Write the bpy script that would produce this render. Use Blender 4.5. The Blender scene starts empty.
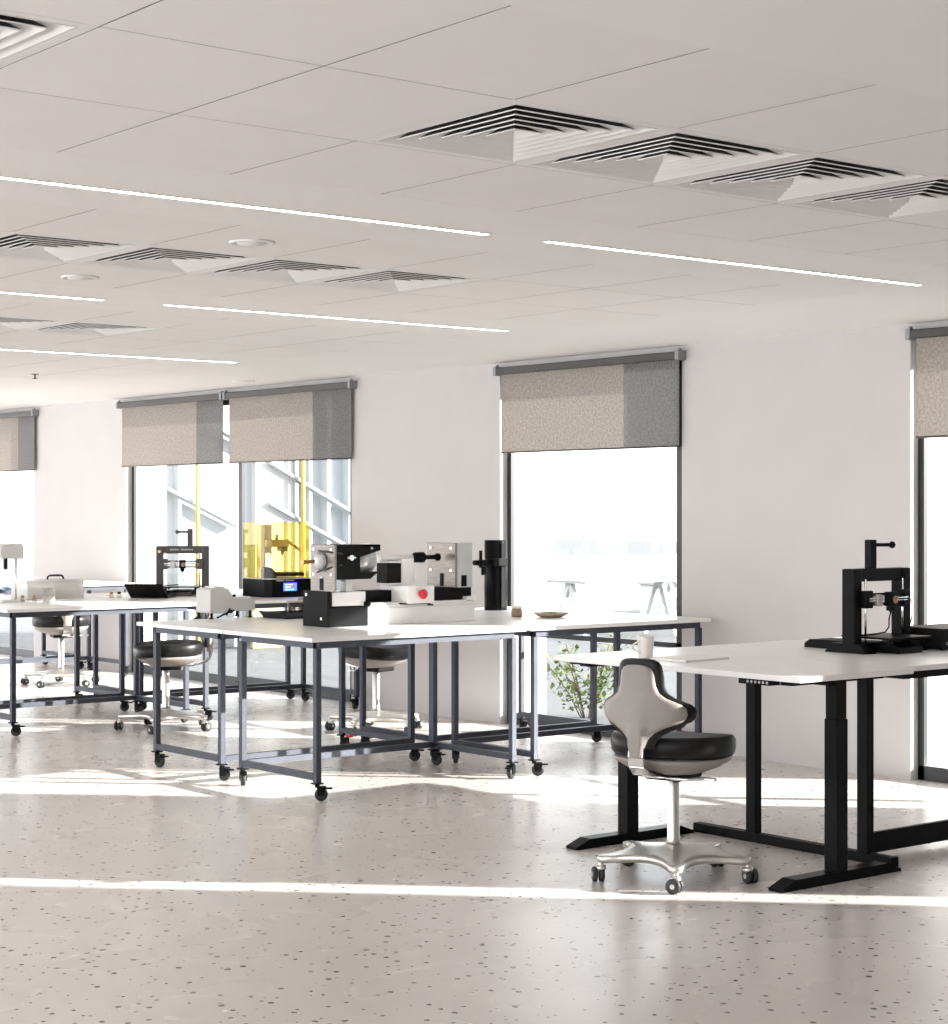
import bpy, bmesh, math, random
from mathutils import Vector, Matrix
random.seed(7)
C = bpy.context.scene.collection
PI = math.pi

# ------------------------------------------------------------------ materials
def mat(name, col, rough=0.5, metal=0.0, spec=0.5, trans=0.0, coat=0.0):
    m = bpy.data.materials.new(name); m.use_nodes = True
    b = m.node_tree.nodes['Principled BSDF']
    b.inputs['Base Color'].default_value = (*col, 1)
    b.inputs['Roughness'].default_value = rough
    b.inputs['Metallic'].default_value = metal
    b.inputs['Specular IOR Level'].default_value = spec
    b.inputs['Transmission Weight'].default_value = trans
    b.inputs['Coat Weight'].default_value = coat
    return m

def noisy(name, col, amount=0.06, scale=20, rough=0.5, metal=0.0, stretch=None, spec=0.5, bump=0.0):
    """principled with a little procedural variation of the base colour and roughness"""
    m = mat(name, col, rough, metal, spec); nt = m.node_tree; b = nt.nodes['Principled BSDF']
    tc = nt.nodes.new('ShaderNodeTexCoord'); mp = nt.nodes.new('ShaderNodeMapping')
    nz = nt.nodes.new('ShaderNodeTexNoise'); cr = nt.nodes.new('ShaderNodeValToRGB')
    nz.inputs['Scale'].default_value = scale; nz.inputs['Detail'].default_value = 5
    if stretch: mp.inputs['Scale'].default_value = stretch
    nt.links.new(tc.outputs['Object'], mp.inputs['Vector']); nt.links.new(mp.outputs['Vector'], nz.inputs['Vector'])
    nt.links.new(nz.outputs['Fac'], cr.inputs['Fac'])
    cr.color_ramp.elements[0].position = .3; cr.color_ramp.elements[1].position = .7
    cr.color_ramp.elements[0].color = (*[c * (1 - amount) for c in col], 1)
    cr.color_ramp.elements[1].color = (*[min(1, c * (1 + amount)) for c in col], 1)
    nt.links.new(cr.outputs['Color'], b.inputs['Base Color'])
    if bump:
        bp = nt.nodes.new('ShaderNodeBump'); bp.inputs['Strength'].default_value = bump; bp.inputs['Distance'].default_value = .002
        nt.links.new(nz.outputs['Fac'], bp.inputs['Height']); nt.links.new(bp.outputs['Normal'], b.inputs['Normal'])
    return m

def emit(name, col, strength):
    m = bpy.data.materials.new(name); m.use_nodes = True; nt = m.node_tree
    nt.nodes.clear(); o = nt.nodes.new('ShaderNodeOutputMaterial'); e = nt.nodes.new('ShaderNodeEmission')
    e.inputs['Color'].default_value = (*col, 1); e.inputs['Strength'].default_value = strength
    nt.links.new(e.outputs[0], o.inputs[0]); return m

def glassy(name, col, gloss=0.06, rough=0.0):
    """thin sheet: tinted see-through plus a fresnel reflection"""
    m = bpy.data.materials.new(name); m.use_nodes = True; nt = m.node_tree; nt.nodes.clear()
    o = nt.nodes.new('ShaderNodeOutputMaterial'); t = nt.nodes.new('ShaderNodeBsdfTransparent'); g = nt.nodes.new('ShaderNodeBsdfGlossy')
    mx = nt.nodes.new('ShaderNodeMixShader'); lw = nt.nodes.new('ShaderNodeLayerWeight')
    mu = nt.nodes.new('ShaderNodeMath'); mu.operation = 'POWER'; mu.inputs[1].default_value = 5.0
    ad = nt.nodes.new('ShaderNodeMath'); ad.operation = 'ADD'; ad.inputs[1].default_value = gloss * .5; ad.use_clamp = True
    t.inputs['Color'].default_value = (*col, 1); g.inputs['Roughness'].default_value = rough
    nt.links.new(lw.outputs['Facing'], mu.inputs[0]); nt.links.new(mu.outputs[0], ad.inputs[0])
    nt.links.new(ad.outputs[0], mx.inputs[0]); nt.links.new(t.outputs[0], mx.inputs[1]); nt.links.new(g.outputs[0], mx.inputs[2])
    nt.links.new(mx.outputs[0], o.inputs[0]); return m

def milky(name, col, see):
    m = bpy.data.materials.new(name); m.use_nodes = True; nt = m.node_tree; b = nt.nodes['Principled BSDF']; o = nt.nodes['Material Output']
    b.inputs['Base Color'].default_value = (*col, 1); b.inputs['Roughness'].default_value = .3
    t = nt.nodes.new('ShaderNodeBsdfTransparent'); mx = nt.nodes.new('ShaderNodeMixShader'); mx.inputs[0].default_value = see
    nt.links.new(b.outputs[0], mx.inputs[1]); nt.links.new(t.outputs[0], mx.inputs[2]); nt.links.new(mx.outputs[0], o.inputs[0]); return m

def fabric(name, col, openness=0.08, translucent=0.35):
    m = bpy.data.materials.new(name); m.use_nodes = True; nt = m.node_tree; nt.nodes.clear()
    N = nt.nodes.new; L = nt.links.new
    o = N('ShaderNodeOutputMaterial'); d = N('ShaderNodeBsdfDiffuse'); tl = N('ShaderNodeBsdfTranslucent'); tp = N('ShaderNodeBsdfTransparent')
    m1 = N('ShaderNodeMixShader'); m2 = N('ShaderNodeMixShader'); m1.inputs[0].default_value = translucent; m2.inputs[0].default_value = openness
    tc = N('ShaderNodeTexCoord'); mp = N('ShaderNodeMapping'); nz = N('ShaderNodeTexNoise'); cr = N('ShaderNodeValToRGB')
    mp.inputs['Scale'].default_value = (1, 60, 60); nz.inputs['Scale'].default_value = 1.0; nz.inputs['Detail'].default_value = 3
    L(tc.outputs['Object'], mp.inputs['Vector']); L(mp.outputs['Vector'], nz.inputs['Vector']); L(nz.outputs['Fac'], cr.inputs['Fac'])
    cr.color_ramp.elements[0].position = .25; cr.color_ramp.elements[1].position = .75
    cr.color_ramp.elements[0].color = (*[c * .72 for c in col], 1); cr.color_ramp.elements[1].color = (*[min(1, c * 1.28) for c in col], 1)
    L(cr.outputs['Color'], d.inputs['Color']); L(cr.outputs['Color'], tl.inputs['Color'])
    L(d.outputs[0], m1.inputs[1]); L(tl.outputs[0], m1.inputs[2]); L(m1.outputs[0], m2.inputs[1]); L(tp.outputs[0], m2.inputs[2]); L(m2.outputs[0], o.inputs[0])
    return m

def terrazzo():
    m = mat('terrazzo', (.7, .66, .62), .22, 0, .5); nt = m.node_tree; b = nt.nodes['Principled BSDF']
    N = nt.nodes.new; L = nt.links.new
    tc = N('ShaderNodeTexCoord')
    base = N('ShaderNodeTexNoise'); base.inputs['Scale'].default_value = .7; base.inputs['Detail'].default_value = 2
    br = N('ShaderNodeValToRGB'); br.color_ramp.interpolation = 'EASE'; br.color_ramp.elements[0].position = .1; br.color_ramp.elements[1].position = .9
    br.color_ramp.elements[0].color = (.61, .568, .542, 1); br.color_ramp.elements[1].color = (.695, .652, .625, 1)
    L(tc.outputs['Object'], base.inputs['Vector']); L(base.outputs['Fac'], br.inputs['Fac'])
    cur = br.outputs['Color']
    def chips(scale, size, keep, col, cur, seed):
        mp = N('ShaderNodeMapping'); mp.inputs['Location'].default_value = (seed, seed * 1.7, 0); L(tc.outputs['Object'], mp.inputs['Vector'])
        wn = N('ShaderNodeTexNoise'); wn.inputs['Scale'].default_value = scale * 3; L(mp.outputs['Vector'], wn.inputs['Vector'])
        ws = N('ShaderNodeVectorMath'); ws.operation = 'SCALE'; ws.inputs['Scale'].default_value = .25 / scale; L(wn.outputs['Color'], ws.inputs[0])
        wa = N('ShaderNodeVectorMath'); wa.operation = 'ADD'; L(mp.outputs['Vector'], wa.inputs[0]); L(ws.outputs[0], wa.inputs[1])
        v = N('ShaderNodeTexVoronoi'); v.inputs['Scale'].default_value = scale; v.voronoi_dimensions = '2D'; L(wa.outputs[0], v.inputs['Vector'])
        sp = N('ShaderNodeSeparateColor'); L(v.outputs['Color'], sp.inputs['Color'])
        k = N('ShaderNodeMath'); k.operation = 'LESS_THAN'; k.inputs[1].default_value = keep; L(sp.outputs[0], k.inputs[0])
        sz = N('ShaderNodeMath'); sz.operation = 'MULTIPLY_ADD'; sz.inputs[1].default_value = size * .9; sz.inputs[2].default_value = size * .4; L(sp.outputs[1], sz.inputs[0])
        d = N('ShaderNodeMath'); d.operation = 'LESS_THAN'; L(v.outputs['Distance'], d.inputs[0]); L(sz.outputs[0], d.inputs[1])
        f = N('ShaderNodeMath'); f.operation = 'MULTIPLY'; L(k.outputs[0], f.inputs[0]); L(d.outputs[0], f.inputs[1])
        hv = N('ShaderNodeHueSaturation'); hv.inputs['Color'].default_value = (*col, 1)
        vv = N('ShaderNodeMath'); vv.operation = 'MULTIPLY_ADD'; vv.inputs[1].default_value = 1.4; vv.inputs[2].default_value = .35; L(sp.outputs[2], vv.inputs[0]); L(vv.outputs[0], hv.inputs['Value'])
        mx = N('ShaderNodeMix'); mx.data_type = 'RGBA'; L(f.outputs[0], mx.inputs['Factor']); L(cur, mx.inputs['A']); L(hv.outputs['Color'], mx.inputs['B'])
        return mx.outputs['Result']
    cur = chips(30, .17, .055, (.26, .20, .16), cur, 5.0)
    cur = chips(15, .135, .36, (.06, .045, .038), cur, 13.0)
    L(cur, b.inputs['Base Color'])
    rn = N('ShaderNodeTexNoise'); rn.inputs['Scale'].default_value = 1.6; rn.inputs['Detail'].default_value = 2; L(tc.outputs['Object'], rn.inputs['Vector'])
    rr = N('ShaderNodeMapRange'); rr.inputs['To Min'].default_value = .22; rr.inputs['To Max'].default_value = .32; L(rn.outputs['Fac'], rr.inputs['Value']); L(rr.outputs[0], b.inputs['Roughness'])
    return m

M = dict(
    floor=terrazzo(),
    wall=noisy('wall_paint', (.585, .565, .56), .015, 3, .75, spec=.25),
    ceiling=noisy('ceiling_board', (.87, .853, .838), .01, 2, .8, spec=.2),
    tile=noisy('ceiling_tile', (.855, .836, .82), .012, 4, .8, spec=.2),
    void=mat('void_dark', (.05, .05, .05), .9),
    diff_white=mat('diffuser_white', (.82, .81, .80), .5),
    strip=emit('strip_light', (1, .97, .93), 9.0),
    trim=mat('strip_trim', (.8, .79, .78), .5),
    black_frame=noisy('window_black', (.018, .018, .02), .1, 8, .4),
    glass=glassy('window_glass', (.58, .595, .597), .03),
    blind=fabric('blind_beige', (.44, .40, .365), .07, .24),
    blind_grey=fabric('blind_grey', (.25, .24, .238), .14, .22),
    rail_grey=noisy('blind_rail', (.055, .05, .048), .1, 10, .4, .3),
    bracket=mat('blind_bracket', (.25, .25, .26), .4, .6),
    top=noisy('white_laminate', (.82, .805, .79), .012, 5, .28, spec=.5),
    edge=mat('top_edge', (.80, .79, .78), .35),
    slate=noisy('slate_steel', (.06, .065, .078), .08, 12, .5, .85),
    black=noisy('black_powder', (.006, .006, .0065), .15, 15, .5, spec=.10),
    black_gloss=mat('black_gloss', (.005, .005, .006), .3, spec=.07),
    rubber=noisy('rubber', (.02, .02, .022), .15, 20, .55),
    leather=noisy('black_leather', (.011, .0105, .0105), .2, 60, .4, spec=.2, bump=.25),
    shell=noisy('greige_plastic', (.28, .25, .23), .03, 8, .42),
    whiteshell=noisy('white_plastic', (.74, .71, .68), .02, 8, .4),
    alu=noisy('satin_aluminium', (.62, .60, .57), .04, 6, .3, .85),
    chrome=mat('chrome', (.8, .8, .8), .1, 1),
    steel=noisy('brushed_steel', (.24, .215, .195), .16, 8, .45, .9, stretch=(1, 1, 14)),
    steel_light=noisy('light_steel', (.45, .45, .445), .05, 8, .35, .4),
    mwhite=noisy('machine_white', (.78, .77, .755), .02, 9, .38),
    mgrey=noisy('machine_grey', (.56, .55, .53), .02, 9, .45),
    charcoal=noisy('charcoal', (.011, .0105, .0105), .08, 9, .5, spec=.06),
    printer_grey=noisy('printer_anthracite', (.07, .063, .06), .1, 12, .5),
    red=mat('red', (.55, .02, .03), .35),
    bronze=mat('bronze', (.45, .24, .08), .3, .8),
    lcd=emit('lcd_blue', (.06, .12, 1.0), 1.6),
    lcd_text=emit('lcd_text', (.5, .6, 1.0), 1.8),
    yellow=glassy('yellow_acrylic', (1.0, .95, .70), .05),
    gold=noisy('gantry_alloy', (.62, .50, .25), .05, 9, .35, .6),
    yellow_paint=noisy('yellow_paint', (.46, .36, .10), .04, 4, .5),
    pale_yellow=noisy('pale_yellow', (.40, .33, .17), .03, 4, .6),
    milky=milky('milky_plastic', (.72, .70, .67), .5),
    clear=glassy('clear_plastic', (.93, .93, .92), .10),
    frosted=glassy('frosted_plastic', (.78, .76, .73), .10, .3),
    amber=mat('amber_cap', (.42, .20, .06), .4),
    brown=noisy('brown_ceramic', (.32, .22, .14), .2, 30, .5),
    gold_rim=noisy('speckled_plate', (.48, .38, .24), .25, 60, .4),
    green_food=noisy('green_bits', (.18, .22, .10), .3, 40, .6),
    ceramic=noisy('white_ceramic', (.78, .75, .71), .02, 10, .25),
    paper=mat('paper', (.83, .81, .78), .6),
    blue=mat('blue', (.12, .25, .5), .4),
    screen=mat('laptop_screen', (.02, .02, .022), .2),
    paving=noisy('paving', (.11, .113, .12), .04, 1.2, .8),
    facade=noisy('facade_white', (.40, .40, .40), .02, 1, .7),
    facade_grey=noisy('facade_grey', (.34, .365, .375), .05, 2, .5),
    facade_glass=noisy('facade_glass', (.33, .36, .38), .05, .7, .15),
    concrete=noisy('pale_concrete', (.62, .615, .61), .04, 2, .8),
    leaf=noisy('leaf', (.10, .15, .045), .35, 9, .5),
    leaf_pale=noisy('leaf_pale', (.20, .25, .09), .3, 9, .5),
    twig=mat('twig', (.16, .11, .07), .8),
)

# ------------------------------------------------------------------ builders
class MB:
    def __init__(s): s.bm = bmesh.new(); s.mi = 0
    def _mark(s, fs):
        for f in fs: f.material_index = s.mi
    def box(s, x0, x1, y0, y1, z0, z1, bev=0.0, seg=2, mtx=None):
        r = bmesh.ops.create_cube(s.bm, size=1.0); vs = r['verts']
        for v in vs: v.co = Vector((x0 + (v.co.x + .5) * (x1 - x0), y0 + (v.co.y + .5) * (y1 - y0), z0 + (v.co.z + .5) * (z1 - z0)))
        fs = list({f for v in vs for f in v.link_faces})
        if bev > 0:
            es = list({e for v in vs for e in v.link_edges})
            rr = bmesh.ops.bevel(s.bm, geom=es, offset=bev, segments=seg, affect='EDGES', profile=.5)
            fs = [f for f in rr['faces']]
            vs = list({v for f in fs for v in f.verts}); fs = list({f for v in vs for f in v.link_faces})
        if mtx is not None:
            for v in {v for f in fs for v in f.verts}: v.co = mtx @ v.co
        s._mark(fs); return s
    def cyl(s, p0, p1, r0, r1=None, n=24, smooth=True):
        r1 = r0 if r1 is None else r1
        p0, p1 = Vector(p0), Vector(p1); d = (p1 - p0).normalized()
        q = d.to_track_quat('Z', 'Y'); ring = []
        for p, r in ((p0, r0), (p1, r1)):
            ring.append([s.bm.verts.new(p + q @ Vector((math.cos(2 * PI * i / n) * r, math.sin(2 * PI * i / n) * r, 0))) for i in range(n)])
        fs = []
        for i in range(n):
            f = s.bm.faces.new((ring[0][i], ring[0][(i + 1) % n], ring[1][(i + 1) % n], ring[1][i])); f.smooth = smooth; fs.append(f)
        fs.append(s.bm.faces.new(ring[0][::-1])); fs.append(s.bm.faces.new(ring[1])); s._mark(fs); return s
    def lathe(s, prof, c=(0, 0, 0), axis='Z', n=32, smooth=True):
        c = Vector(c); rings = []
        q = {'Z': Matrix.Identity(3), 'X': Matrix(((0, 0, 1), (0, 1, 0), (-1, 0, 0))), 'Y': Matrix(((1, 0, 0), (0, 0, 1), (0, -1, 0)))}[axis]
        for r, z in prof:
            if r < 1e-6: rings.append([s.bm.verts.new(c + q @ Vector((0, 0, z)))])
            else: rings.append([s.bm.verts.new(c + q @ Vector((math.cos(2 * PI * i / n) * r, math.sin(2 * PI * i / n) * r, z))) for i in range(n)])
        fs = []
        for a, b in zip(rings, rings[1:]):
            for i in range(n):
                j = (i + 1) % n
                if len(a) == 1 and len(b) == 1: continue
                if len(a) == 1: f = s.bm.faces.new((a[0], b[j], b[i]))
                elif len(b) == 1: f = s.bm.faces.new((a[i], a[j], b[0]))
                else: f = s.bm.faces.new((a[i], a[j], b[j], b[i]))
                f.smooth = smooth; fs.append(f)
        s._mark(fs); return s
    def tube(s, pts, r, n=8):
        pts = [Vector(p) for p in pts]; rings = []
        for i, p in enumerate(pts):
            d = (pts[min(i + 1, len(pts) - 1)] - pts[max(i - 1, 0)]).normalized()
            u = d.cross(Vector((0, 0, 1)))
            if u.length < 1e-3: u = d.cross(Vector((0, 1, 0)))
            u.normalize(); w = d.cross(u)
            rings.append([s.bm.verts.new(p + (u * math.cos(2 * PI * k / n) + w * math.sin(2 * PI * k / n)) * r) for k in range(n)])
        fs = []
        for a, b in zip(rings, rings[1:]):
            for k in range(n):
                f = s.bm.faces.new((a[k], a[(k + 1) % n], b[(k + 1) % n], b[k])); f.smooth = True; fs.append(f)
        fs.append(s.bm.faces.new(rings[0][::-1])); fs.append(s.bm.faces.new(rings[-1])); s._mark(fs); return s
    def prism(s, outline, axis, d0, d1):
        """outline: 2D polygon; extruded along axis ('x': outline is (y,z); 'y': (x,z); 'z': (x,y))"""
        def P(a, b, d): return {'x': (d, a, b), 'y': (a, d, b), 'z': (a, b, d)}[axis]
        A = [s.bm.verts.new(P(a, b, d0)) for a, b in outline]; B = [s.bm.verts.new(P(a, b, d1)) for a, b in outline]
        n = len(A); fs = [s.bm.faces.new(A), s.bm.faces.new(B[::-1])]
        for i in range(n): fs.append(s.bm.faces.new((A[i], B[i], B[(i + 1) % n], A[(i + 1) % n])))
        s._mark(fs); return s
    def quad(s, *ps):
        f = s.bm.faces.new([s.bm.verts.new(p) for p in ps]); s._mark([f]); return s
    def build(s, name, m, parent=None, loc=None, rz=0, normals=True):
        if normals: bmesh.ops.recalc_face_normals(s.bm, faces=s.bm.faces)
        me = bpy.data.meshes.new(name); s.bm.to_mesh(me); s.bm.free()
        for x in (m if isinstance(m, (list, tuple)) else [m]): me.materials.append(x)
        o = bpy.data.objects.new(name, me); C.objects.link(o)
        if parent is not None: o.parent = parent
        if loc is not None: o.location = loc
        if rz: o.rotation_euler.z = rz
        return o

def tag(o, label, cat, group=None):
    o['label'] = label; o['category'] = cat
    if group: o['group'] = group
    return o
def thing(name, label, cat, loc=(0, 0, 0), rz=0, group=None):
    o = bpy.data.objects.new(name, None); C.objects.link(o); o.empty_display_size = .1
    o.location = loc; o.rotation_euler = (0, 0, rz)
    return tag(o, label, cat, group)
def struct(o): o['kind'] = 'structure'; return o
def copy_tree(o, parent=None):
    c = o.copy(); C.objects.link(c)
    if parent is not None: c.parent = parent
    for ch in list(o.children): copy_tree(ch, c)
    return c
def clone(o, loc, rz, label):
    c = copy_tree(o); c.location = loc; c.rotation_euler = (0, 0, rz); c['label'] = label; return c

# ------------------------------------------------------------------ room shell
XW, WT, CH = 9.04, .46, 2.70          # window wall face, wall thickness, ceiling height
X0, Y0, Y1 = -5.2, -3.0, 24.6
b = MB(); b.box(X0 - .3, XW + WT, Y0 - .3, Y1 + .3, -.12, 0); struct(b.build('floor', M['floor']))

OPEN = [(1.57, 2.27), (5.17, 7.13), (9.03, 10.94), (12.87, 16.74), (18.77, 20.72), (22.6, 24.5)]
HEAD = 2.62
b = MB(); y = Y0 - .3
for a, c in OPEN:
    b.box(XW, XW + WT, y, a, 0, CH); b.box(XW, XW + WT, a, c, HEAD, CH); y = c
b.box(XW, XW + WT, y, Y1 + .3, 0, CH); struct(b.build('wall_right', M['wall']))
b = MB(); b.box(X0, XW, Y0 - .3, Y0, 0, CH); struct(b.build('wall_back', M['wall']))
b = MB(); b.box(X0, XW, Y1, Y1 + .12, 2.62, CH)              # glazed far end: posts and a head beam
for k in range(5):
    xx = X0 + (XW - X0 - .08) * k / 4; b.box(xx, xx + .08, Y1, Y1 + .12, 0, 2.62)
struct(b.build('wall_far', M['wall']))
b = MB(); y = Y0
for k in range(6):                                       # unseen side behind the camera, left open between posts for skylight fill
    b.box(X0 - .12, X0, y, y + .08, 0, CH); y += 5.75
b.box(X0 - .12, X0, Y0, Y1, 2.62, CH); struct(b.build('wall_left', M['wall']))

# windows: black frames set back in the openings
for n, (a, c) in enumerate(OPEN):
    f = MB(); xf0, xf1 = XW + .07, XW + .10
    f.box(xf0, xf1, c - .045, c, 0, HEAD); f.box(xf0, xf1, a, a + .12, 0, HEAD)
    f.box(xf0, xf1, a, c, 0, .085); f.box(xf0, xf1, a, c, HEAD - .06, HEAD)
    bars = []
    if c - a > 3: m_ = 14.72; f.box(xf0, xf1, m_ - .03, m_ + .03, 0, HEAD)
    if c - a < 3 and c - a > 1: f.box(xf0, xf1, a, c, .665, .70)
    w = struct(f.build('window_%d' % (n + 1), M['black_frame']))
    g = MB(); g.quad((XW + .085, a + .08, .07), (XW + .085, c - .04, .07), (XW + .085, c - .04, HEAD - .05), (XW + .085, a + .08, HEAD - .05)); g.build('pane', M['glass'], w)

# ceiling: plain bands, fields of tiles with open joints, soffit along the windows
MODX, TX0, MODY = .615, 2.04, .73
FX1 = TX0 + 9 * MODX                                     # 7.575
KX = range(-11, 9)
fields = [3.17 + 3.1 * k for k in range(-2, 8)]
diff_cells = {}
for fi, fy in enumerate(fields):
    if abs(fy - 3.17) < .01: diff_cells[fi] = [-1, 2, 3, 4, 5]
    elif fi in (3,): diff_cells[fi] = [2, 3, 4, 5]
    elif fi in (4,): diff_cells[fi] = [4, 5]
    else: diff_cells[fi] = []
b = MB(); ztile, zband = CH + .0005, CH
b.mi = 0
b.box(FX1 - .004, XW, Y0, Y1, zband, CH + .06)
fx0 = TX0 + KX[0] * MODX
b.box(X0, fx0, Y0, Y1, zband, CH + .06)
prev = Y0
for fi, fy in enumerate(fields):
    s0, s1 = fy, min(fy + 3 * MODY, Y1)
    if s0 > prev: b.box(fx0, FX1, prev - .004, s0 + .004, zband, CH + .06)
    prev = s1
    b.mi = 1
    for k in KX:
        for r in range(3):
            if r == 1 and k in diff_cells[fi]: continue
            xa, ya = TX0 + k * MODX, fy + r * MODY
            if ya > Y1 - .01 or ya + MODY < Y0: continue
            qa, qb, qc, qd = xa + .003, xa + MODX - .003, max(Y0, ya + .002), min(Y1, ya + MODY - .002)
            b.mi = 1; b.quad((qa, qc, ztile), (qa, qd, ztile), (qb, qd, ztile), (qb, qc, ztile))
            b.mi = 2                                     # unpainted tile edges
            for (ea, eb), (ec, ed_) in (((qa, qc), (qb, qc)), ((qb, qc), (qb, qd)), ((qb, qd), (qa, qd)), ((qa, qd), (qa, qc))):
                b.quad((ea, eb, ztile), (ec, ed_, ztile), (ec, ed_, CH + .03), (ea, eb, CH + .03))
    b.mi = 0
if prev < Y1: b.box(fx0, FX1, prev, Y1, zband, CH + .06)
b.mi = 2; b.box(X0 - .3, XW + WT, Y0 - .3, Y1 + .3, CH + .22, CH + .4)
b.mi = 2; b.box(X0, XW, Y0, Y1, CH + .06, CH + .065) if False else None
# grey backing above the joints, open only above the diffusers
for fi, fy in enumerate(fields):
    for r in range(3):
        for k in KX:
            if r == 1 and k in diff_cells[fi]: continue
            xa, ya = TX0 + k * MODX, fy + r * MODY
            if ya > Y1 - .01 or ya + MODY < Y0: continue
            b.quad((xa, max(Y0, ya), CH + .032), (xa + MODX, max(Y0, ya), CH + .032), (xa + MODX, min(Y1, ya + MODY), CH + .032), (xa, min(Y1, ya + MODY), CH + .032))
M['joint'] = mat('joint_grey', (.36, .345, .335), .9)
struct(b.build('ceiling', [M['ceiling'], M['tile'], M['joint']], normals=False))

# ------------------------------------------------------------------ ceiling things
def make_diffuser(label):
    t = thing('air_diffuser', label, 'air vent', (0, 0, CH), 0, 'square louvred air diffusers in the ceiling')
    hx, hy = MODX / 2 - .001, MODY / 2 - .0005
    f = MB(); w = .034
    for x0, x1, y0, y1 in ((-hx, hx, -hy, -hy + w), (-hx, hx, hy - w, hy), (-hx, -hx + w, -hy + w, hy - w), (hx - w, hx, -hy + w, hy - w)):
        f.box(x0, x1, y0, y1, .0005, .014)
    f.build('frame', M['diff_white'], t)
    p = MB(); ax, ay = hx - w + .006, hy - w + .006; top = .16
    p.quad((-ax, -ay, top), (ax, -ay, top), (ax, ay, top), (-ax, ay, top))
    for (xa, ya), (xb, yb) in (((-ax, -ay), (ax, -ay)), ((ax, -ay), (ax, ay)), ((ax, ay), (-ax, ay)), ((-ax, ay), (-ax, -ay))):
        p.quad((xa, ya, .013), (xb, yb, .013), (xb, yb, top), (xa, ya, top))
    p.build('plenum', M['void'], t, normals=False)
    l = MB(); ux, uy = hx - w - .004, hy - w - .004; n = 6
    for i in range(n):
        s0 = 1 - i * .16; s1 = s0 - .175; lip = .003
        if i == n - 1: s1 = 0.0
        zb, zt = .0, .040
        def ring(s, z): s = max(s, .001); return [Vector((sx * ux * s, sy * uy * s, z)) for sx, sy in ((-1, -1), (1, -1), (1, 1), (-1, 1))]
        # outer lip, back coloured dark in place of shade, bottom edge, white face
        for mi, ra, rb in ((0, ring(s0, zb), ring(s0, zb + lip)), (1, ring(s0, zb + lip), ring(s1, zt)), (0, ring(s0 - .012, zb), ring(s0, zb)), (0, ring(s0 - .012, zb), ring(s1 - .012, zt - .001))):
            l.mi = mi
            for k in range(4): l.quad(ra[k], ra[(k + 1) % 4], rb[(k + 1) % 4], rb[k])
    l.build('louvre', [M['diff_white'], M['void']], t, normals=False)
    return t
d0 = None
DL = {(2, -1): 'white louvred air diffuser cut off by the top left corner of the photo',
      (2, 2): 'largest fully visible square air diffuser, leftmost of the front row of four',
      (2, 3): 'square air diffuser second from the left in the front row of four',
      (2, 4): 'square air diffuser third from the left in the front row of four',
      (2, 5): 'square air diffuser of the front row cut by the right photo edge',
      (3, 2): 'square air diffuser of the second row cut by the left photo edge',
      (3, 3): 'square air diffuser of the second row, just above the lower round detector disc',
      (3, 4): 'square air diffuser of the second row, just right of the raised round detector disc',
      (3, 5): 'square air diffuser at the right end of the second row, behind the long light line',
      (4, 4): 'small pale air diffuser of the third row, cut by the left photo edge',
      (4, 5): 'small pale air diffuser of the third row, right one, furthest back in full view'}
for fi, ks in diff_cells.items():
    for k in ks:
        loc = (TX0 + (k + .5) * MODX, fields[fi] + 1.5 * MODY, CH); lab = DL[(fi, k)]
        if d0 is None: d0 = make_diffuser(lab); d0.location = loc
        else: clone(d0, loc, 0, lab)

def make_strip(x0, x1, y, label):
    t = thing('ceiling_light', label, 'ceiling light', ((x0 + x1) / 2, y, CH), 0, 'recessed linear lights in the ceiling bands')
    h = (x1 - x0) / 2
    a = MB(); w = .016
    a.box(-h - .004, h + .004, -w - .006, -w, -.004, .0); a.box(-h - .004, h + .004, w, w + .006, -.004, .0)
    a.box(-h - .004, -h, -w, w, -.004, 0); a.box(h, h + .004, -w, w, -.004, 0); a.build('trim', M['trim'], t)
    e = MB(); e.box(-h, h, -w, w, -.003, .0); e.build('light_panel', M['strip'], t)
    return t
make_strip(2.36, 4.775, 5.86, 'longest glowing ceiling light line, running in from the left photo edge')
make_strip(5.09, 7.50, 5.86, 'glowing ceiling light line above the swivel chair and the single wide window')
make_strip(2.28, 4.70, 8.95, 'short visible end of a light line at the left photo edge, second row')
make_strip(5.07, 7.45, 8.95, 'thin ceiling light line in the second row, above the double window blinds')
make_strip(5.06, 7.467, 12.13, 'faintest, furthest ceiling light line at the left, above the double window')

def disc(x, y, r, label, name='smoke_detector'):
    t = thing(name, label, 'detector', (x, y, CH))
    a = MB(); a.lathe([(0, 0), (r, 0), (r, -.005), (r * .94, -.009), (r * .82, -.009), (r * .8, -.003), (0, -.003)], n=40); a.build('housing', M['diff_white'], t)
    a = MB(); a.lathe([(0, -.002), (r * .66, -.002), (r * .62, -.010), (0, -.011)], n=32); a.build('cover', M['whiteshell'], t)
    return t
disc(4.166, 6.64, .095, 'round white disc in the ceiling just behind the longest light line')
disc(4.159, 8.146, .09, 'round white disc in the ceiling left of the louvred diffusers, second row')
disc(8.595, 13.843, .10, 'round white disc in the ceiling above the double window blinds')
t = thing('ceiling_sprinkler', 'tiny sprinkler head hanging from the ceiling at far left above the wall', 'sprinkler', (6.841, 14.184, CH))
a = MB(); a.lathe([(0, .0), (.03, 0), (.03, -.004), (.008, -.008), (.008, -.035), (0, -.035)], n=20); a.build('body', M['bracket'], t)
a = MB(); a.lathe([(0, -.034), (.02, -.035), (.02, -.038), (0, -.038)], n=20); a.build('deflector', M['charcoal'], t)

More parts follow.
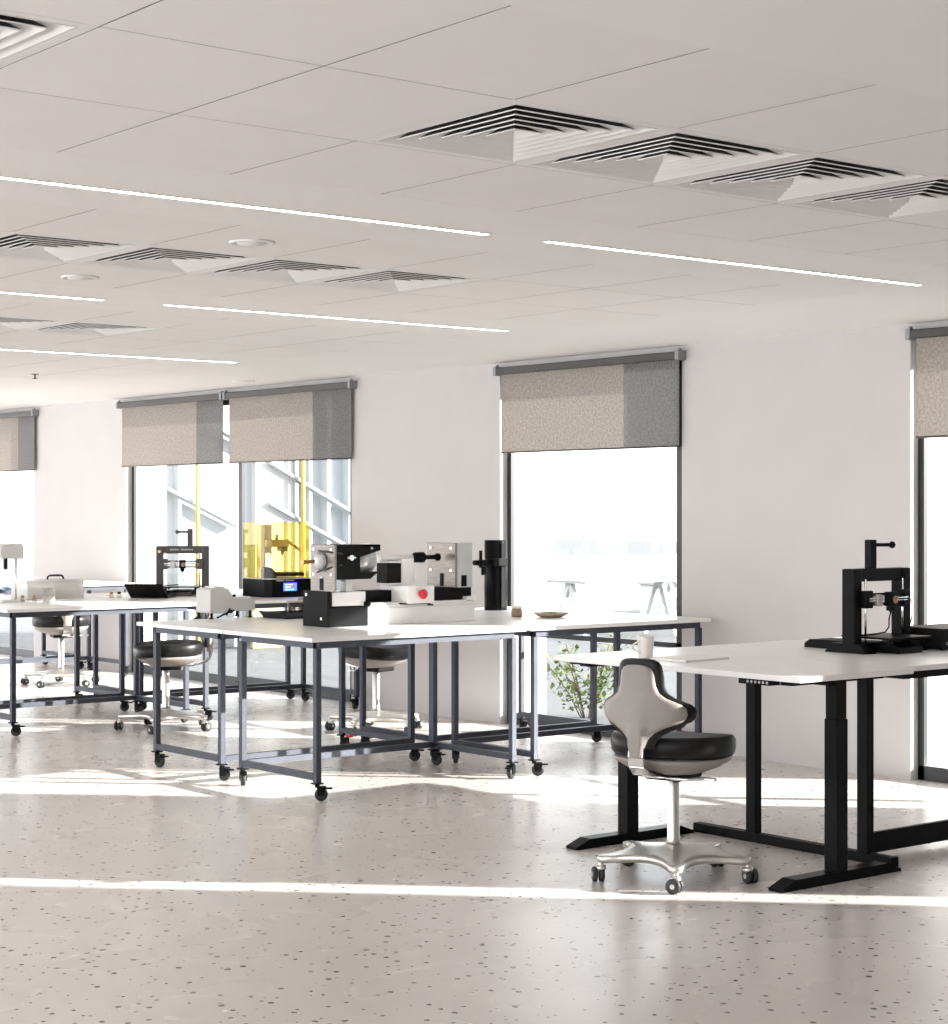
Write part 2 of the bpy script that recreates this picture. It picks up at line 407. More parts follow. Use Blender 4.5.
# ------------------------------------------------------------------ roller blinds
def make_blind(y0, y1, ysplit, label, zb=2.027):
    y0, y1, ysplit = y0 * .9958, y1 * .9958, ysplit * .9958
    yc = (y0 + y1) / 2
    t = thing('roller_blind', label, 'blind', (XW, yc, zb), 0, 'two-tone roller blinds on the windows')
    a, c, s = y0 - yc, y1 - yc, ysplit - yc
    zt = 2.632 - zb
    r = MB(); r.box(-.072, -.012, a - .03, c + .05, zt - .026, zt + .026, .005); r.build('headrail', M['rail_grey'], t)
    r = MB(); r.box(-.035, -.032, s, c, 0, zt - .01); r.build('fabric', M['blind'], t)
    r = MB(); r.box(-.035, -.032, a, s, 0, zt - .01); sp = r.build('end_panel', M['blind_grey'], t); sp['label'] = 'dark grey fabric end panel'
    r = MB(); r.cyl((-.0335, a, 0), (-.0335, c, 0), .006, n=10); r.build('bottom_bar', M['rail_grey'], t)
    for yy in (a - .02, c + .03):
        r = MB(); r.box(-.078, 0, yy - .015, yy + .02, zt - .032, zt + .034, .004); r.cyl((-.05, yy, zt + .03), (-.05, yy, zt + .048), .012, n=12); r.build('bracket', M['bracket'], t)
make_blind(5.22, 7.09, 5.75, 'beige roller blind cut off by the right photo edge')
make_blind(9.06, 10.93, 9.60, 'beige and grey roller blind over the single wide window in the middle')
make_blind(12.875, 14.80, 13.45, 'right blind of the pair over the double window, with yellow light behind')
make_blind(14.91, 16.82, 15.38, 'left blind of the pair over the double window')
make_blind(18.76, 20.68, 19.16, 'beige and grey roller blind cut off by the left photo edge')

# ------------------------------------------------------------------ mobile workbenches
def make_bench(label, o_near, o_far, rail_side):
    t = thing('workbench', label, 'workbench', (0, 0, 0), 0, 'white topped wheeled workbenches')
    lx, ly, w = .70, .385, .0175
    a = MB(); a.box(-.768, .768, -ly - o_near, ly + o_far, .876, .90, .003); a.build('tabletop', M['top'], t)
    a = MB(); zt = (.838, .874)
    for yy in (-ly, ly): a.box(-lx, lx, yy - w, yy + w, *zt)
    for xx in (-lx, lx): a.box(xx - w, xx + w, -ly + w, ly - w, *zt)
    a.build('top_frame', M['slate'], t)
    for xx in (-lx, lx):
        a = MB(); a.box(xx - w, xx + w, -ly + w, ly - w, .112, .147); a.build('foot_rail', M['slate'], t)
    a = MB(); yy = ly * rail_side; a.box(-lx + w, lx - w, yy - w, yy + w, .112, .147); a.build('stretcher', M['slate'], t)
    for sx in (-1, 1):
        for sy in (-1, 1):
            a = MB(); a.box(sx * lx - w, sx * lx + w, sy * ly - w, sy * ly + w, .10, .838, .002, 1); a.build('leg', M['slate'], t)
            c = MB(); cx, cy = sx * lx, sy * ly
            c.box(cx - .026, cx + .026, cy - .026, cy + .026, .092, .10); c.cyl((cx, cy, .075), (cx, cy, .094), .014, n=14)
            ang = random.choice([.3, -.5, .9, -1.1]); off = Vector((math.sin(ang) * .022, -math.cos(ang) * .022, 0)); ax = Vector((math.cos(ang), math.sin(ang), 0))
            mt = Matrix.Translation(Vector((cx, cy, 0)) + off) @ Matrix.Rotation(ang, 4, 'Z')
            for s_ in (-1, 1): c.prism([(-.018, .03), (.018, .03), (.024, .08), (-.024, .08)], 'x', s_ * .019 - .002, s_ * .019 + .002)
            vs = c.bm.verts[:] if False else None
            c.bm.verts.ensure_lookup_table()
            for v in list(c.bm.verts)[-16:]: v.co = mt @ v.co
            c.box(-.02, .02, -.026, .022, .074, .082, mtx=mt)
            cs = c.build('caster', M['black'], t)
            wc = Vector((cx, cy, .037)) + off
            h = MB(); n0 = 0
            h.lathe([(0, -.014), (.024, -.014), (.034, -.012), (.0365, -.006), (.0365, .006), (.034, .012), (.024, .014), (0, .014)], axis='X', n=24)
            for v in h.bm.verts: v.co = Matrix.Translation(wc) @ Matrix.Rotation(ang, 4, 'Z') @ v.co
            h.build('wheel', M['rubber'], cs)
            k = MB(); k.box(-.018, .018, -.062, -.022, .066, .074, .003, 1, mt); k.build('brake_lever', M['black'], cs)
    return t
BX = (6.56, 8.13)
benchA = make_bench('nearest white bench, carrying the left half of the long lathe', .05, .11, 1)
benchB = make_bench('white bench behind the nearest one, carrying the small grey device and the dark tray', .115, .14, -1)
def cluster(yA, yB, labs, firsts):
    for (proto, x, y, lab) in ((benchA, BX[0], yA, labs[0]), (benchB, BX[0], yB, labs[1]), (benchA, BX[1], yA, labs[2]), (benchB, BX[1], yB, labs[3])):
        if lab is None: continue
        if proto.name in firsts: firsts.remove(proto.name); proto.location = (x, y, 0); continue
        clone(proto, (x, y, 0), 0, lab)
firsts = {benchA.name, benchB.name}
cluster(9.055, 10.06, [benchA['label'], benchB['label'], 'white bench with the small plate on it, reaching the middle window',
                       'white bench carrying the tall black cylinder, in front of the middle window'], firsts)
cluster(12.885, 13.89, ['white bench cut by the left photo edge, carrying the grey head microscope',
                        'white bench carrying the clear plastic bin with the black handle',
                        'white bench carrying the yellow hooded printer by the double window',
                        'white bench carrying the laptop and the anthracite printer by the double window'], firsts)
cluster(16.72, 17.72, [None, None, 'white bench at the far left beyond the second chair, nearer one of two',
                       'white bench at the far left by the leftmost window, furthest of all'], firsts)
# the red brake on one caster of the second bench
for o in benchB.children:
    if o.name.startswith('caster'):
        p = sum((Vector(v.co) for v in o.data.vertices), Vector()) / len(o.data.vertices)
        if p.x > 0 and p.y > 0:
            for ch in o.children:
                if ch.name.startswith('brake_lever'):
                    ch.data = ch.data.copy(); ch.data.materials[0] = M['red']; ch['label'] = 'red brake lever'
                    for v in ch.data.vertices: v.co.z = .07 + (v.co.z - .07) * 4 + .03

# ------------------------------------------------------------------ swivel chairs
def footprint(n=56, hx=.255, hy=.246, e=2.5):
    out = []
    for i in range(n):
        a = 2 * PI * i / n; c, s = math.cos(a), math.sin(a)
        x = hx * math.copysign(abs(c) ** (2 / e), c); y = hy * math.copysign(abs(s) ** (2 / e), s)
        x *= 1 + .06 * (y / hy)
        out.append((x, y))
    return out
def rings_solid(b, fp, rings, dy=.0, zfun=None):
    prev = None; fs = []
    for s, z in rings:
        if s < 1e-4: cur = [b.bm.verts.new((0, dy, z + (zfun(0, 0) if zfun else 0)))]
        else: cur = [b.bm.verts.new((x * s, y * s + dy, z + (zfun(x * s, y * s) if zfun else 0))) for x, y in fp]
        if prev is not None:
            n = len(fp)
            for i in range(n):
                j = (i + 1) % n
                if len(prev) == 1: f = b.bm.faces.new((prev[0], cur[j], cur[i]))
                elif len(cur) == 1: f = b.bm.faces.new((prev[i], prev[j], cur[0]))
                else: f = b.bm.faces.new((prev[i], prev[j], cur[j], cur[i]))
                f.smooth = True; fs.append(f)
        prev = cur
    b._mark(fs)
WP = [(.50, .032), (.56, .033), (.60, .040), (.635, .055), (.66, .080), (.68, .115), (.696, .158), (.712, .188), (.725, .200), (.745, .207), (.768, .202), (.785, .185), (.797, .160), (.81, .130), (.83, .103), (.86, .090), (.90, .085), (.925, .080), (.942, .068), (.951, .048), (.954, .02)]
def back_w(z):
    for (a, wa), (c, wc) in zip(WP, WP[1:]):
        if a <= z <= c:
            t = (z - a) / (c - a); return wa + (wc - wa) * t
    return WP[0][1] if z < WP[0][0] else WP[-1][1]
def back_sheet(b, grow, y_rear, y_front, zmin, ridge=0.0):
    """cruciform back: rows across, bowed forward at the wings; rounded rim"""
    zs = []
    for (a, wa), (c, wc) in zip(WP, WP[1:]):
        k = 3
        zs += [a + (c - a) * i / k for i in range(k)]
    zs.append(WP[-1][0]); zs = [z for z in zs if z >= zmin]
    if zs[0] > zmin: zs = [zmin] + zs
    def yb(x, z): return 1.8 * x * x - .03 * (z - .7)
    n = 14; cols = []
    for layer, yo in ((0, y_rear), (1, y_front)):
        g = []
        for z in zs:
            w = back_w(z) + grow; row = []
            zz = z + grow * (1 if z > .86 else (-.4 if z < .70 else 0)) 
            for i in range(n + 1):
                u = -1 + 2 * i / n; x = w * u
                edge = min(1, (1 - abs(u)) * 6)
                yy = yo + yb(x, z)
                mid = (y_rear + y_front) / 2 + yb(x, z)
                yy = mid + (yy - mid) * (.35 + .65 * edge)
                if layer == 0 and ridge:
                    rw = .045 + .10 * max(0, z - .66); h = ridge * max(0, min(1, (.84 - z) / .2))
                    yy -= h * max(0, min(1, (1 - abs(x) / rw) * 3.0))
                row.append(b.bm.verts.new((x, yy, zz)))
            g.append(row)
        cols.append(g)
    fs = []
    R, F = cols; m = len(zs)
    for j in range(m - 1):
        for i in range(n):
            fs.append(b.bm.faces.new((R[j][i], R[j][i + 1], R[j + 1][i + 1], R[j + 1][i])))
            fs.append(b.bm.faces.new((F[j][i], F[j + 1][i], F[j + 1][i + 1], F[j][i + 1])))
        fs.append(b.bm.faces.new((R[j][0], R[j + 1][0], F[j + 1][0], F[j][0])))
        fs.append(b.bm.faces.new((R[j][n], F[j][n], F[j + 1][n], R[j + 1][n])))
    for i in range(n):
        fs.append(b.bm.faces.new((R[0][i], F[0][i], F[0][i + 1], R[0][i + 1])))
        fs.append(b.bm.faces.new((R[-1][i], R[-1][i + 1], F[-1][i + 1], F[-1][i])))
    for f in fs: f.smooth = True
    b._mark(fs)
def make_chair(label, base_rot=.35):
    t = thing('swivel_chair', label, 'chair', (0, 0, 0), 0, 'black and greige swivel chairs with cross shaped backs')
    # star base: sheet with concave sides rising to the column
    b = MB(); pts = []
    for k in range(5):
        a0 = base_rot + k * 2 * PI / 5; a1 = a0 + 2 * PI / 5; R = .338; tw = .075
        p0 = Vector((R * math.cos(a0 + tw), R * math.sin(a0 + tw))); p1 = Vector((R * math.cos(a1 - tw), R * math.sin(a1 - tw)))
        cm = Vector((math.cos((a0 + a1) / 2), math.sin((a0 + a1) / 2))) * .12
        pts.append(Vector((R * 1.02 * math.cos(a0), R * 1.02 * math.sin(a0))))
        for i in range(11):
            u = i / 10; pts.append(p0 * (1 - u) ** 2 + cm * 2 * u * (1 - u) + p1 * u * u)
    fp = [(p.x, p.y) for p in pts]
    def zs(x, y): r = math.hypot(x, y); return .045 * max(0, 1 - r / .32) ** 1.6
    rings_solid(b, fp, [(.001, .082), (.96, .082), (1.0, .086), (1.0, .108), (.985, .112), (.8, .112), (.6, .112), (.4, .112), (.2, .112), (.001, .112)], 0, zs)
    b.build('star_base', M['alu'], t)
    for k in range(5):
        a0 = base_rot + k * 2 * PI / 5; cx, cy = .33 * math.cos(a0), .33 * math.sin(a0)
        c = MB(); c.cyl((cx, cy, .06), (cx, cy, .09), .011, n=14); c.lathe([(0, .074), (.02, .072), (.024, .06), (.02, .05), (0, .05)], (cx, cy, 0), n=16)
        cs = c.build('caster', M['alu'], t)
        w = MB(); ang = a0 + random.uniform(-.9, .9); mt = Matrix.Translation((cx + .012 * math.cos(ang), cy + .012 * math.sin(ang), .033)) @ Matrix.Rotation(ang, 4, 'Z')
        for s_ in (-1, 1): w.lathe([(0, -.011), (.026, -.011), (.032, -.008), (.033, 0), (.032, .008), (.026, .011), (0, .011)], (s_ * .015, 0, 0), axis='X', n=22)
        for v in w.bm.verts: v.co = mt @ v.co
        w.build('wheel', M['rubber'], cs)
        w = MB()
        for s_ in (-1, 1): w.cyl((s_ * .0255, 0, 0), (s_ * .0275, 0, 0), .011, n=14)
        for v in w.bm.verts: v.co = mt @ v.co
        w.build('hub_cap', M['mgrey'], cs)
    b = MB(); b.lathe([(0, .15), (.034, .15), (.027, .175), (.027, .44), (.024, .445), (.017, .446), (.017, .50), (0, .50)], n=28); b.build('gas_column', M['alu'], t)
    fp = footprint()
    b = MB(); rings_solid(b, fp, [(.0, .458), (.30, .458), (.50, .466), (.74, .489), (.93, .52), (.965, .535), (.95, .54), (0, .54)], -.015); b.build('seat_shell', M['shell'], t)
    def sh(x, y): return .018 * (max(0, -y) / .235) + .012 * (abs(x) / .255) ** 2 - .02 * max(0, y / .235 - .55)
    b = MB(); rings_solid(b, fp, [(0, .530), (.96, .530), (1.0, .545), (1.015, .572), (1.01, .600), (.965, .618), (.89, .622), (.86, .617), (.82, .621), (.5, .617), (.2, .611), (0, .610)], -.015, sh); b.build('seat_cushion', M['leather'], t)
    b = MB(); back_sheet(b, -.005, -.328, -.305, .555, .018); b.build('back_shell', M['shell'], t)
    b = MB(); back_sheet(b, .020, -.309, -.283, .60); b.build('back_pad', M['leather'], t)
    b = MB()                                              # strap from the stem under the seat
    path = [(-.318, .60), (-.326, .56), (-.320, .52), (-.285, .485), (-.20, .465), (-.13, .458), (-.05, .456)]
    for (ya, za), (yb, zb) in zip(path, path[1:]):
        d = Vector((0, yb - ya, zb - za)).normalized(); nrm = Vector((0, -d.z, d.y)) * .006
        v = [Vector((sx * .036, p[0], p[1])) + nrm * q for p in ((ya, za), (yb, zb)) for sx in (-1, 1) for q in (-1, 1)]
        V = [b.bm.verts.new(p) for p in v]
        for idx in ((0, 1, 3, 2), (4, 6, 7, 5), (0, 4, 5, 1), (2, 3, 7, 6), (0, 2, 6, 4), (1, 5, 7, 3)): b.bm.faces.new([V[i] for i in idx])
    bs = b.build('back_strap', M['chrome'], t)
    b = MB(); b.tube([(.03, -.12, .452), (.12, -.11, .45), (.19, -.06, .455)], .007); b.box(.18, .235, -.07, -.045, .447, .459, .003); b.build('height_lever', M['chrome'], t)
    b = MB(); b.box(-.09, .09, -.10, .10, .435, .466, .01); b.build('seat_plate', M['charcoal'], t)
    return t
chair = make_chair('swivel chair with cross shaped back, pulled up to the mug end of the right desk', .22)
hd = lambda x, y: math.atan2(-x, y)
chair.location = (5.84, 5.885, 0); chair.rotation_euler.z = hd(.958, .282)
clone(chair, (6.926, 12.213, 0), hd(-.93, .36), 'swivel chair between the two bench groups, seen from its side')
clone(chair, (8.05, 11.15, 0), hd(.25, -1), 'swivel chair behind the lathe, its back hidden, by the wall pier')
clone(chair, (7.93, 15.90, 0), hd(.3, 1), 'furthest swivel chair, behind the bench with the clear bin at left')

# ------------------------------------------------------------------ height adjustable desk (right)
t = thing('standing_desk', 'white desk with two black telescopic legs and a mug on it, beside the chair', 'desk', (6.31, 6.02, 0))
b = MB(); b.box(-.37, .37, -.77, .77, .885, .91, .003); b.build('desktop', M['top'], t)
b = MB(); b.box(-.03, .06, -.63, .63, .846, .884); b.box(-.30, .30, -.66, -.60, .862, .884); b.box(-.30, .30, .60, .66, .862, .884); b.build('under_frame', M['black'], t)
for yy in (-.615, .665):
    b = MB(); b.box(.0 - .02 * (yy > 0), .075 - .02 * (yy > 0), yy - .035, yy + .035, .04, .70, .004); b.box(.004 - .02 * (yy > 0), .071 - .02 * (yy > 0), yy - .031, yy + .031, .70, .865, .003); b.build('leg', M['black'], t)
    b = MB(); b.prism([(-.35, .0), (.43, .0), (.43, .012), (.34, .045), (-.26, .045), (-.35, .012)], 'y', yy - .038, yy + .038); b.build('foot', M['black_gloss'], t)
c = MB(); c.box(-.366, -.30, -.60, -.42, .862, .884, .003); cp = c.build('control_panel', M['black'], t)
for k in range(6):
    c = MB(); c.cyl((-.368, -.585 + k * .022, .874), (-.365, -.585 + k * .022, .874), .006, n=10); c.build('button', M['steel_light'], cp)
c = MB(); c.box(-.33, -.18, .58, .70, .872, .884); c.build('mounting_plate', M['black'], t)
c = MB(); c.box(-.366, -.352, .20, .222, .82, .884, .003); c.build('hanging_hook', M['black'], t)

# the second desk beyond, on a sled frame
t = thing('desk', 'white desk on a black sled frame carrying the black printer, at the right photo edge', 'desk', (7.75, 6.06, 0))
b = MB(); b.box(-1.06, 1.05, -.73, .73, .885, .91, .003); b.build('desktop', M['top'], t)
b = MB(); b.box(-1.0, 1.0, -.70, -.66, .85, .884); b.box(-1.0, 1.0, .64, .68, .85, .884); b.box(-1.0, -.95, -.66, .64, .85, .884); b.box(.95, 1.0, -.66, .64, .85, .884); b.build('under_frame', M['black'], t)
for xx in (-.96, .99):
    b = MB(); b.box(xx - .025, xx + .025, -.62 if xx < 0 else -.48, .62 if xx < 0 else .40, 0, .045, .003); b.build('foot', M['black'], t)
    for yy in (-.45, .235):
        b = MB(); b.box(xx - .024, xx + .024, yy - .03, yy + .03, .045, .85, .003); b.build('leg', M['black'], t)
b = MB(); b.box(-.935, .965, -.405, -.38, .02, .115, .003); b.build('stretcher', M['black'], t)

# ------------------------------------------------------------------ things on the right desks
t = thing('mug', 'white straight-sided mug with a thin handle on the desk behind the chair', 'mug', (6.17, 6.40, .91))
b = MB(); b.lathe([(0, 0), (.030, 0), (.034, .003), (.0405, .098), (.0405, .101), (.0375, .101), (.032, .012), (0, .010)], n=36); b.build('body', M['ceramic'], t)
b = MB(); b.tube([(-.033 - .03 * math.sin(PI * i / 12) * 1.1, .0 + .022 * math.sin(PI * i / 12), .082 - .058 * i / 12) for i in range(13)], .0045); b.build('handle', M['ceramic'], t)
b = MB(); b.box(-.15, .15, -.11, .11, 0, .012, .004); o = b.build('notebook', M['paper'], None, (6.26, 6.20, .91), .05); tag(o, 'thin closed white pad lying beside the mug on the desk', 'notebook')

def make_printer(label, loc, rz, m, arm_dir, arm_x, letters):
    t = thing('desktop_3d_printer', label, '3d printer', loc, rz)
    W, H = .215, .405
    b = MB(); b.prism([(-.20, .0), (.40, .0), (.40, .022), (.37, .042), (-.14, .046), (-.20, .028)], 'x', -.085, .085)
    b.prism([(-.12, 0), (.14, 0), (.10, .045), (-.07, .045)], 'x', -.235, -.16); b.prism([(-.12, 0), (.14, 0), (.10, .045), (-.07, .045)], 'x', .16, .235)
    b.box(-.18, .18, -.05, .07, .006, .04, .005); b.build('base', m, t)
    b = MB(); b.box(-W, -W + .058, -.03, .05, .0, H, .007); b.box(W - .058, W, -.03, .05, .0, H, .007); b.box(-W + .055, W - .055, -.022, .042, H - .062, H, .006); b.build('portal_frame', m, t)
    b = MB(); b.box(-.155, .155, -.20, .10, .068, .074, .002); bed = b.build('print_bed', M['charcoal'], t)
    b = MB(); b.box(-.157, .157, -.202, .102, .0745, .0785, .001); b.build('glass_plate', M['black_gloss'], bed)
    b = MB()
    for sx in (-1, 1):
        for yy in (-.17, .07): b.cyl((sx * .12, yy, .045), (sx * .12, yy, .068), .010, n=12)
    b.build('bed_knob', M['black'], bed)
    for x in (W - .075, -W + .075):
        b = MB(); b.cyl((x, -.036, .04), (x, -.036, H - .05), .005, n=12); b.build('lead_screw', M['chrome'], t)
    b = MB(); b.box(-W + .05, W - .05, -.055, -.04, .228, .24); b.box(-W + .05, W - .05, -.055, -.04, .275, .287, .002); b.box(-W + .045, -W + .10, -.065, -.025, .215, .30, .005); b.box(W - .10, W - .045, -.065, -.025, .215, .30, .005); b.build('gantry', m, t)
    b = MB(); b.cyl((-W + .07, -.062, .262), (W - .07, -.062, .262), .005, n=10); b.cyl((-W + .07, -.062, .25), (W - .07, -.062, .25), .004, n=10); b.build('guide_rod', M['chrome'], t)
    b = MB(); b.box(-.02, .03, -.095, -.05, .222, .292, .004); b.box(-.012, .022, -.088, -.056, .20, .222, .003); b.cyl((.005, -.072, .19), (.005, -.072, .2), .004, .010, n=14); hd_ = b.build('print_head', M['black'], t)
    b = MB(); b.box(-.095, -.055, -.075, -.045, .225, .28, .003); b.build('motor', M['steel_light'], hd_)
    b = MB(); b.cyl((.012, -.098, .255), (.012, -.094, .255), .018, n=18); b.build('fan', M['brown'], hd_)
    b = MB(); b.tube([(.01, -.07, .2), (.008, -.06, .16), (.012, -.055, .12), (-.01, -.05, .095), (-.07, -.03, .085), (-.13, -.0, .08)], .0035); b.build('cable', M['black'], t)
    b = MB(); b.tube([(W, 0, .26), (W + .03, -.01, .24), (W + .035, -.005, .15), (W + .015, .01, .06), (W - .01, .02, .03)], .003); b.build('side_cable', M['black'], t)
    b = MB(); b.box(arm_x - .021, arm_x + .021, -.01, .032, H, H + .14, .003); sp = b.build('spool_post', m, t)
    d = Vector(arm_dir); p = Vector((arm_x, .01, H + .115))
    b = MB(); b.cyl(p, p + d * .10, .009, n=14); e = p + d * .105
    b.lathe([(0, -.018), (.011, -.014), (.018, 0), (.011, .014), (0, .018)], e, n=18); b.build('spool_arm', m, sp)
    if letters:
        b = MB(); x = -.10
        for wl in (6, 8):
            for k in range(wl):
                hgt = random.choice((.010, .012, .013)); b.box(x, x + .008, -.0235, -.0215, H - .036, H - .036 + hgt); b.box(x + .002, x + .012, -.0235, -.0215, H - .028, H - .0255)
                x += .0125
            x += .014
        b.build('lettering', M['mgrey'], t)
        b = MB(); b.cyl((-W + .028, -.033, H - .045), (-W + .028, -.029, H - .045), .012, n=16); b.build('badge', M['gold'], t)
    return t
make_printer('black desktop printer with a portal frame on the right desk', (7.36, 6.00, .91), 0, M['black'], (.8, -.6, 0), -.045, False)
make_printer('anthracite printer with pale lettering on its beam, behind the laptop at left', (7.89, 13.64, .90), -.62, M['printer_grey'], (-1, 0, 0), .06, True)
t = thing('control_box', 'low black box with a row of ports beside the black printer, right photo edge', 'control box', (7.84, 5.95, .91))
b = MB(); b.box(-.23, .25, -.14, .14, .006, .107, .006); b.build('housing', M['charcoal'], t)
for k in range(4):
    b = MB(); b.cyl((-.19 + k * .03, -.1425, .035), (-.19 + k * .03, -.139, .035), .008, n=14); b.build('port', M['bracket'], t)
b = MB()
for sx in (-.19, .21):
    for sy in (-.11, .11): b.cyl((sx, sy, 0), (sx, sy, .008), .012, n=12)
b.build('rubber_feet', M['rubber'], t)

# ------------------------------------------------------------------ long lathe on the near benches
Z = .90
t = thing('bench_lathe', 'long black and white bench lathe with steel plates and a red stop button', 'lathe', (6.96, 9.35, Z))
ox, oy = 6.96, 9.35
def L(x0, x1, y0, y1, z0, z1, bev=.003, b=None):
    b = b or MB(); return b.box(x0 - ox, x1 - ox, y0 - oy, y1 - oy, z0 - Z, z1 - Z, bev)
b = L(6.69, 7.52, 9.35, 9.62, Z, 1.022, .004); L(6.72, 7.50, 9.36, 9.6, 1.022, 1.034, .003, b); b.build('bed', M['mwhite'], t)
b = L(6.70, 7.515, 9.345, 9.351, 1.003, 1.006, 0); b.build('bed_groove', M['mgrey'], t)
b = L(7.14, 7.185, 9.345, 9.352, 1.008, 1.016, .001); b.build('bed_slot', M['black'], t)
b = L(7.46, 7.54, 9.36, 9.50, 1.0, 1.055, .003); b.build('bed_end_block', M['mwhite'], t)
b = L(6.40, 6.69, 9.352, 9.60, Z, 1.020, .006); b.build('gear_housing', M['black_gloss'], t)
b = MB(); b.prism([(9.34 - oy, 0), (9.60 - oy, 0), (9.60 - oy, .10), (9.585 - oy, .115), (9.60 - oy, .13), (9.60 - oy, .215), (9.34 - oy, .215)], 'x', 6.385 - ox, 6.40 - ox); ep = b.build('end_plate', M['charcoal'], t)
for yy, zz in ((9.56, 1.09), (9.40, .95)):
    b = MB(); b.cyl((6.384 - ox, yy - oy, zz - Z), (6.380 - ox, yy - oy, zz - Z), .009, n=14); b.build('screw', M['chrome'], ep)
b = L(6.43, 6.675, 9.355, 9.58, 1.024, 1.108, .003); b.build('headstock_base', M['mwhite'], t)
b = L(6.402, 6.420, 9.35, 9.58, 1.022, 1.113, .002); b.build('clamp_bar', M['black'], t)
b = L(6.40, 6.415, 9.285, 9.54, 1.113, 1.393, .002); hp = b.build('headstock_plate', M['steel'], t)
b = L(6.396, 6.401, 9.405, 9.44, 1.12, 1.19, .001); b.build('slot', M['black'], hp)
b = L(6.395, 6.401, 9.412, 9.433, 1.193, 1.20, .0); b.build('slot_bar', M['steel_light'], hp)
for yy, zz in ((9.505, 1.365), (9.32, 1.365), (9.505, 1.215), (9.32, 1.215)):
    b = MB(); b.cyl((6.400 - ox, yy - oy, zz - Z), (6.396 - ox, yy - oy, zz - Z), .008, n=12); b.build('bolt', M['chrome'], hp)
b = MB(); b.lathe([(0, -.0), (.056, -.0), (.056, -.008), (.052, -.011), (.050, -.022), (.046, -.025), (0, -.025)], (6.40 - ox, 9.425 - oy, 1.293 - Z), axis='X', n=36)
for v in b.bm.verts: v.co.x = 2 * (6.40 - ox) - v.co.x if v.co.x > 6.40 - ox else v.co.x
pl = b.build('pulley', M['steel_light'], t)
b = MB(); b.cyl((6.345 - ox, 9.425 - oy, 1.293 - Z), (6.27 - ox, 9.425 - oy, 1.290 - Z), .012, n=18); b.cyl((6.275 - ox, 9.425 - oy, 1.29 - Z), (6.262 - ox, 9.425 - oy, 1.29 - Z), .017, n=18); b.build('spindle', M['bronze'], pl)
b = MB(); b.tube([(6.375 - ox, 9.42 - oy, 1.357 - Z), (6.40 - ox, 9.30 - oy, 1.345 - Z), (6.45 - ox, 9.27 - oy, 1.34 - Z)], .005); b.tube([(6.375 - ox, 9.43 - oy, 1.228 - Z), (6.40 - ox, 9.31 - oy, 1.262 - Z), (6.45 - ox, 9.275 - oy, 1.275 - Z)], .005); b.build('drive_belt', M['rubber'], t)
b = MB(); b.prism([(6.415 - ox, 1.392 - Z), (6.585 - ox, 1.392 - Z), (6.585 - ox, 1.222 - Z), (6.55 - ox, 1.185 - Z), (6.415 - ox, 1.185 - Z)], 'y', 9.285 - oy, 9.54 - oy); mh = b.build('motor_housing', M['black'], t)
b = MB(); b.cyl((6.51 - ox, 9.287 - oy, 1.315 - Z), (6.51 - ox, 9.265 - oy, 1.315 - Z), .010, n=14); b.cyl((6.51 - ox, 9.268 - oy, 1.315 - Z), (6.51 - ox, 9.262 - oy, 1.315 - Z), .017, n=18); b.cyl((6.48 - ox, 9.27 - oy, 1.315 - Z), (6.54 - ox, 9.27 - oy, 1.315 - Z), .007, n=12); b.build('clamp_knob', M['chrome'], mh)
b = MB(); b.prism([(6.585 - ox, 1.392 - Z), (6.735 - ox, 1.392 - Z), (6.735 - ox, 1.357 - Z), (6.585 - ox, 1.318 - Z)], 'y', 9.285 - oy, 9.30 - oy)
b.box(6.585 - ox, 6.735 - ox, 9.285 - oy, 9.54 - oy, 1.380 - Z, 1.392 - Z); b.build('motor_cover', M['charcoal'], t)
b = MB(); b.cyl((6.67 - ox, 9.284 - oy, 1.37 - Z), (6.67 - ox, 9.281 - oy, 1.37 - Z), .008, n=12); b.build('cover_screw', M['steel_light'], mh)
b = MB(); b.cyl((6.57 - ox, 9.415 - oy, 1.30 - Z), (6.73 - ox, 9.415 - oy, 1.30 - Z), .098, n=36); b.build('motor', M['steel_light'], t)
b = MB(); b.prism([(6.55 - ox, 1.185 - Z), (6.67 - ox, 1.185 - Z), (6.735 - ox, 1.228 - Z), (6.585 - ox, 1.228 - Z)], 'y', 9.30 - oy, 9.53 - oy); b.build('motor_tray', M['charcoal'], t)
b = L(6.53, 6.58, 9.36, 9.42, 1.108, 1.188, .003); b.cyl((6.555 - ox, 9.39 - oy, 1.17 - Z), (6.555 - ox, 9.39 - oy, 1.19 - Z), .03, n=16); b.build('tool_post', M['steel_light'], t)
b = L(6.66, 6.96, 9.46, 9.60, 1.034, 1.105, .004); b.build('cross_slide', M['black'], t)
b = MB(); b.cyl((6.66 - ox, 9.34 - oy, 1.033 - Z), (6.69 - ox, 9.34 - oy, 1.03 - Z), .017, n=16); b.build('slide_knob', M['black'], t)
b = L(6.945, 7.15, 9.29, 9.58, 1.026, 1.135, .004); cb = b.build('control_box', M['mwhite'], t)
b = MB(); b.cyl((7.045 - ox, 9.29 - oy, 1.085 - Z), (7.045 - ox, 9.272 - oy, 1.085 - Z), .019, n=20); b.lathe([(0, 0), (.029, .0), (.031, -.01), (.026, -.018), (0, -.022)], (7.045 - ox, 9.272 - oy, 1.085 - Z), axis='Y', n=24)
for v in b.bm.verts: pass
sb = b.build('stop_button', M['red'], cb); sb['label'] = 'round red stop button'
b = L(6.93, 7.13, 9.30, 9.57, 1.020, 1.030, .002); b.build('carriage_shoe', M['black'], t)
b = L(6.99, 7.09, 9.42, 9.54, 1.135, 1.30, .004); b.build('tailstock_post', M['mwhite'], t)
b = L(6.875, 6.985, 9.41, 9.52, 1.150, 1.272, .004); b.build('tailstock_block', M['charcoal'], t)
